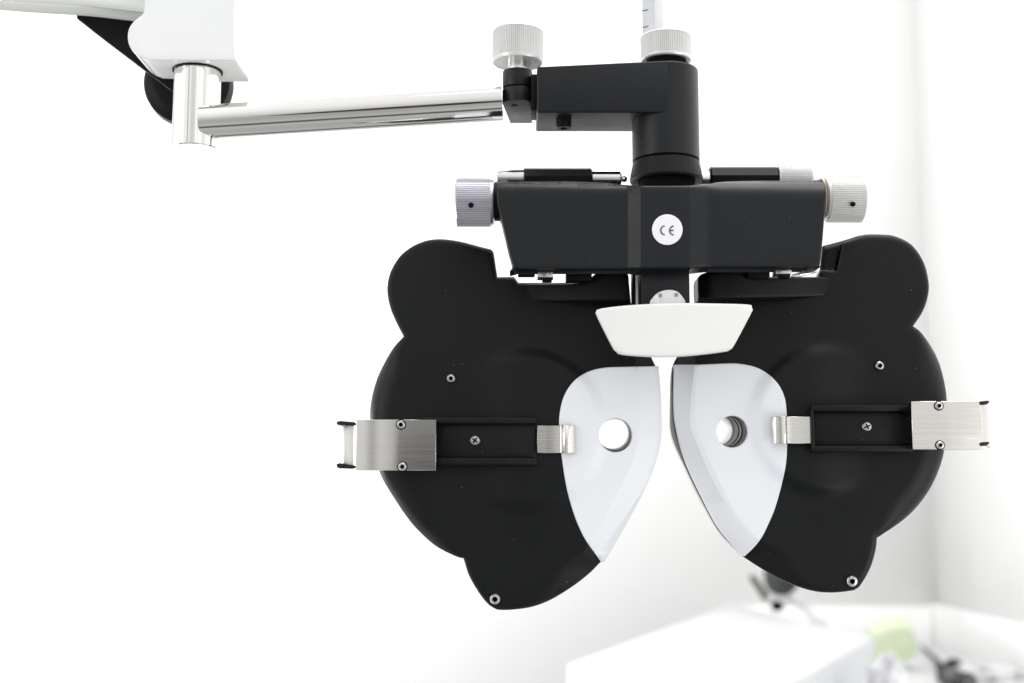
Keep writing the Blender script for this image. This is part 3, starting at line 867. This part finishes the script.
box3('backsplash', (xd0, cyw - 0.011, 0.92), (cxw - 0.013, cyw - 0.001, ztop - 0.006), M['trim'], desk, 0.002)
box3('backsplash', (cxw - 0.0115, 0.75, 0.92), (cxw - 0.001, cyw - 0.0005, ztop), M['trim'], desk, 0.002)

# large white box on the desk
zb_ = 1.25 - 0.205
c = [PZ(567, 664, zb_), PZ(733, 603, zb_), PZ(874, 637, zb_), PZ(716, 722, zb_)]
bx = prism('white_cabinet', [(q.x, q.y) for q in c][::-1], 0.0, zb_, M['box'], None, 0.004, 3)
bx['label'] = 'plain white cabinet with a flat top, out of focus below the lens housings'; bx['category'] = 'cabinet'

# dark instrument lying on the box
ins = empty('examination_instrument', PZ(790, 616, zb_), 'small blurred black and grey hand instrument peeking out under the right lens housing', 'instrument')
def pt(px, py, Y): return P(px, py, Y)
Yi = PZ(790, 612, zb_).y
tube('rod', [pt(751, 576, Yi), pt(757, 584, Yi), pt(767, 599, Yi)], [0.0055, 0.006, 0.0065], M['olive'], ins, 12)
lathe('head', pt(783, 571, Yi - .02), Vector((0.15, -0.4, 1)), [(-.047, 0), (-.046, .012), (-.040, .022), (-.025, .031), (-.005, .034), (.02, .034), (.024, .028), (.024, 0)], M['grey_plastic'], ins, n=32)
lathe('knob', pt(777, 606, Yi - .01), Vector((1, 0.1, -.15)), [(-.011, 0), (-.0105, .006), (-.006, .0105), (.002, .0105), (.012, .006), (.014, 0)], M['dark'], ins, n=24)
tube('shaft', [pt(786, 598, Yi), pt(803, 606, Yi), pt(815, 618, Yi - .05), pt(824, 624, Yi - .07)], [0.005, 0.008, 0.009, 0.006], M['pale_grey'], ins, 12)

# crumpled film bag
def blob(name, cx_, cy_, z, sx, sy, sz, m, seed, wr=0.25, sub=4, flat=0.0):
    bm = bmesh.new()
    bmesh.ops.create_icosphere(bm, subdivisions=sub, radius=1)
    from mathutils import noise as N
    for v in bm.verts:
        p = v.co.copy()
        n = abs(N.noise(p * 2.1 + Vector((seed, 0, 0)))) * 1.2 + abs(N.noise(p * 4.7 + Vector((0, seed, 0)))) * .6
        p *= 1 - wr + wr * n * 1.6
        p.z = max(p.z, flat)
        v.co = Vector((cx_ + p.x * sx, cy_ + p.y * sy, z + p.z * sz))
    return from_bm(name, bm, m, None)
o = blob('plastic_bag', 0.49, 1.07, 0.951, 0.036, 0.05, 0.105, M['bag'], 3.0, 0.22)
o['label'] = 'crumpled clear and white plastic film bag beside the pale green sponge'; o['category'] = 'plastic bag'
# green sponge wedge
g = [PZ(874, 668, .953), PZ(882, 676, .953), PZ(921, 650, .953), PZ(905, 640, .953)]
bm = bmesh.new()
Yg = PZ(880, 672, .953).y
fr = [(871, 636), (876, 672), (885, 674), (917, 655), (919, 645), (912, 628), (893, 626)]
fv = [bm.verts.new(P(x, y, Yg + (x - 880) * .0009)) for x, y in fr]
bv = [bm.verts.new(v.co + Vector((0.01, 0.06, 0.012))) for v in fv]
bm.faces.new(fv); bm.faces.new(bv[::-1])
for i in range(len(fr)): bm.faces.new([fv[i], fv[(i + 1) % len(fr)], bv[(i + 1) % len(fr)], bv[i]])
bmesh.ops.recalc_face_normals(bm, faces=bm.faces[:])
bmesh.ops.bevel(bm, geom=bm.edges[:], offset=0.004, segments=3, affect='EDGES')
o = from_bm('sponge', bm, M['green'], None)
o['label'] = 'pale green folded sponge cloth standing on the desk clutter'; o['category'] = 'sponge'
# dark tangled cord
pts = []
z0 = 0.958
ctrl = [(921, 646), (928, 652), (936, 660), (943, 668), (940, 678), (950, 684), (955, 672), (948, 664), (956, 662), (962, 670), (958, 680), (968, 688), (974, 682), (965, 676), (955, 688), (945, 676), (938, 668)]
cs = spline(ctrl, step=2, closed=False)
for i, (x, y) in enumerate(cs):
    q = PZ(x, y, z0 + 0.004 * math.sin(i * .5)); pts.append(q)
rad = [0.002 + 0.0042 * min(1, i / 18) for i in range(len(pts))]
o = tube('tangled_cord', pts, rad, M['cord'], None, 8)
o['label'] = 'tangled black cord lying on the desk right of the green sponge'; o['category'] = 'cord'
q = PZ(985, 676, .951)
o = blob('tissue', q.x, q.y, 0.951, 0.06, 0.07, 0.022, M['desk'], 9.0, 0.4)
o['label'] = 'crumpled white tissue at the right edge beside the black cord'; o['category'] = 'tissue'

# =====================================================================
#  LIGHT
# =====================================================================
w = bpy.data.worlds.new('World'); S.world = w; w.use_nodes = True
nt = w.node_tree; bg = nt.nodes['Background']
tc = nt.nodes.new('ShaderNodeTexCoord'); sx = nt.nodes.new('ShaderNodeSeparateXYZ')
nt.links.new(tc.outputs['Generated'], sx.inputs[0])
def ramp(src, stops, lo=-1, hi=1):
    mr = nt.nodes.new('ShaderNodeMapRange'); mr.inputs['From Min'].default_value = lo; mr.inputs['From Max'].default_value = hi
    nt.links.new(src, mr.inputs[0])
    r = nt.nodes.new('ShaderNodeValToRGB'); nt.links.new(mr.outputs[0], r.inputs[0])
    e = r.color_ramp.elements
    while len(e) > 1: e.remove(e[-1])
    for i, (p, v) in enumerate(stops):
        pos = (p + 1) / 2
        x = e[0] if i == 0 else e.new(pos)
        x.position = pos
        x.color = (*(v if isinstance(v, tuple) else (v, v, v)), 1)
    return r.outputs[0]
# room behind the photographer: bright ceiling, dark band added for streaks in the steel, lighter floor
elev = ramp(sx.outputs['Z'], [(-1, .60), (-.86, .72), (-.79, .12), (-.73, .14), (-.66, .70), (-.3, .55), (-.12, .60), (.05, .75), (.25, 1.0), (.6, 1.3), (1, 1.45)])
azim = ramp(sx.outputs['X'], [(-1, 1.1), (-.82, 1.1), (-.66, .75), (-.50, .80), (-.45, .35), (-.41, .40), (-.36, .8), (-.2, .60), (-.05, .55), (.1, .62), (.24, .9), (.34, .9), (.37, .6), (.41, .95), (.6, 1.3), (1, 1.5)])
mx = nt.nodes.new('ShaderNodeMix'); mx.data_type = 'RGBA'; mx.blend_type = 'MULTIPLY'; mx.inputs[0].default_value = 1
nt.links.new(elev, mx.inputs[6]); nt.links.new(azim, mx.inputs[7])
# dark blob added to the world for the left clamp's reflection, as a photographer
vm = nt.nodes.new('ShaderNodeVectorMath'); vm.operation = 'DISTANCE'
nt.links.new(tc.outputs['Generated'], vm.inputs[0]); vm.inputs[1].default_value = Vector((-.045, -1, -.035)).normalized()
mr = nt.nodes.new('ShaderNodeMapRange'); mr.interpolation_type = 'SMOOTHSTEP'
mr.inputs['From Min'].default_value = 0.105; mr.inputs['From Max'].default_value = 0.135; mr.inputs['To Min'].default_value = 0.08
nt.links.new(vm.outputs['Value'], mr.inputs[0])
m2 = nt.nodes.new('ShaderNodeMix'); m2.data_type = 'RGBA'; m2.blend_type = 'MULTIPLY'; m2.inputs[0].default_value = 1
nt.links.new(mx.outputs[2], m2.inputs[6]); nt.links.new(mr.outputs[0], m2.inputs[7])
nt.links.new(m2.outputs[2], bg.inputs['Color'])
bg.inputs['Strength'].default_value = 1.28

def area(name, loc, target, size, power, color=(1, 1, 1), sy=None):
    l = bpy.data.lights.new(name, 'AREA'); l.shape = 'RECTANGLE'; l.size = size; l.size_y = sy or size
    l.energy = power; l.color = color
    o = bpy.data.objects.new(name, l); COL.objects.link(o)
    o.location = loc
    o.rotation_euler = (Vector(target) - Vector(loc)).to_track_quat('-Z', 'Y').to_euler()
    return o
area('wall_fill_top', (0.15, 1.0, 2.8), (0.6, 2.0, 1.2), 1.2, 15, (1, 0.995, 0.985))  # added fill from above, washes the back wall brighter
area('wall_fill_low', (-1.0, 0.5, 0.25), (-0.2, 2.0, 0.9), 1.0, 6, (1, 0.995, 0.985))  # added low fill, evens out the lower back wall
area('corner_fill', (-1.25, 1.0, 1.1), (0.85, 2.0, 1.05), 0.6, 18, (1, 0.995, 0.985))  # added fill out of view, brightens the wall corner
area('bar_top_fill', (0.35, -0.15, 2.7), (0.05, 0, 1.25), 0.8, 11, (1, 0.995, 0.985))  # added overhead fill for the highlight along the bar's top edge
area('window_light', (-2.3, -1.55, 1.35), (0, 0, 1.25), 0.7, 15, (0.99, 0.995, 1), 1.4)
area('right_fill', (0.82, -0.50, 0.95), (0, 0.0, 1.2), 0.5, 3.4, (0.99, 0.995, 1))  # added fill, stands in for light off the right wall

S.view_settings.view_transform = 'Standard'
S.view_settings.look = 'None'
S.view_settings.exposure = 0
S.view_settings.gamma = 1
S.render.engine = 'CYCLES'
S.cycles.max_bounces = 8
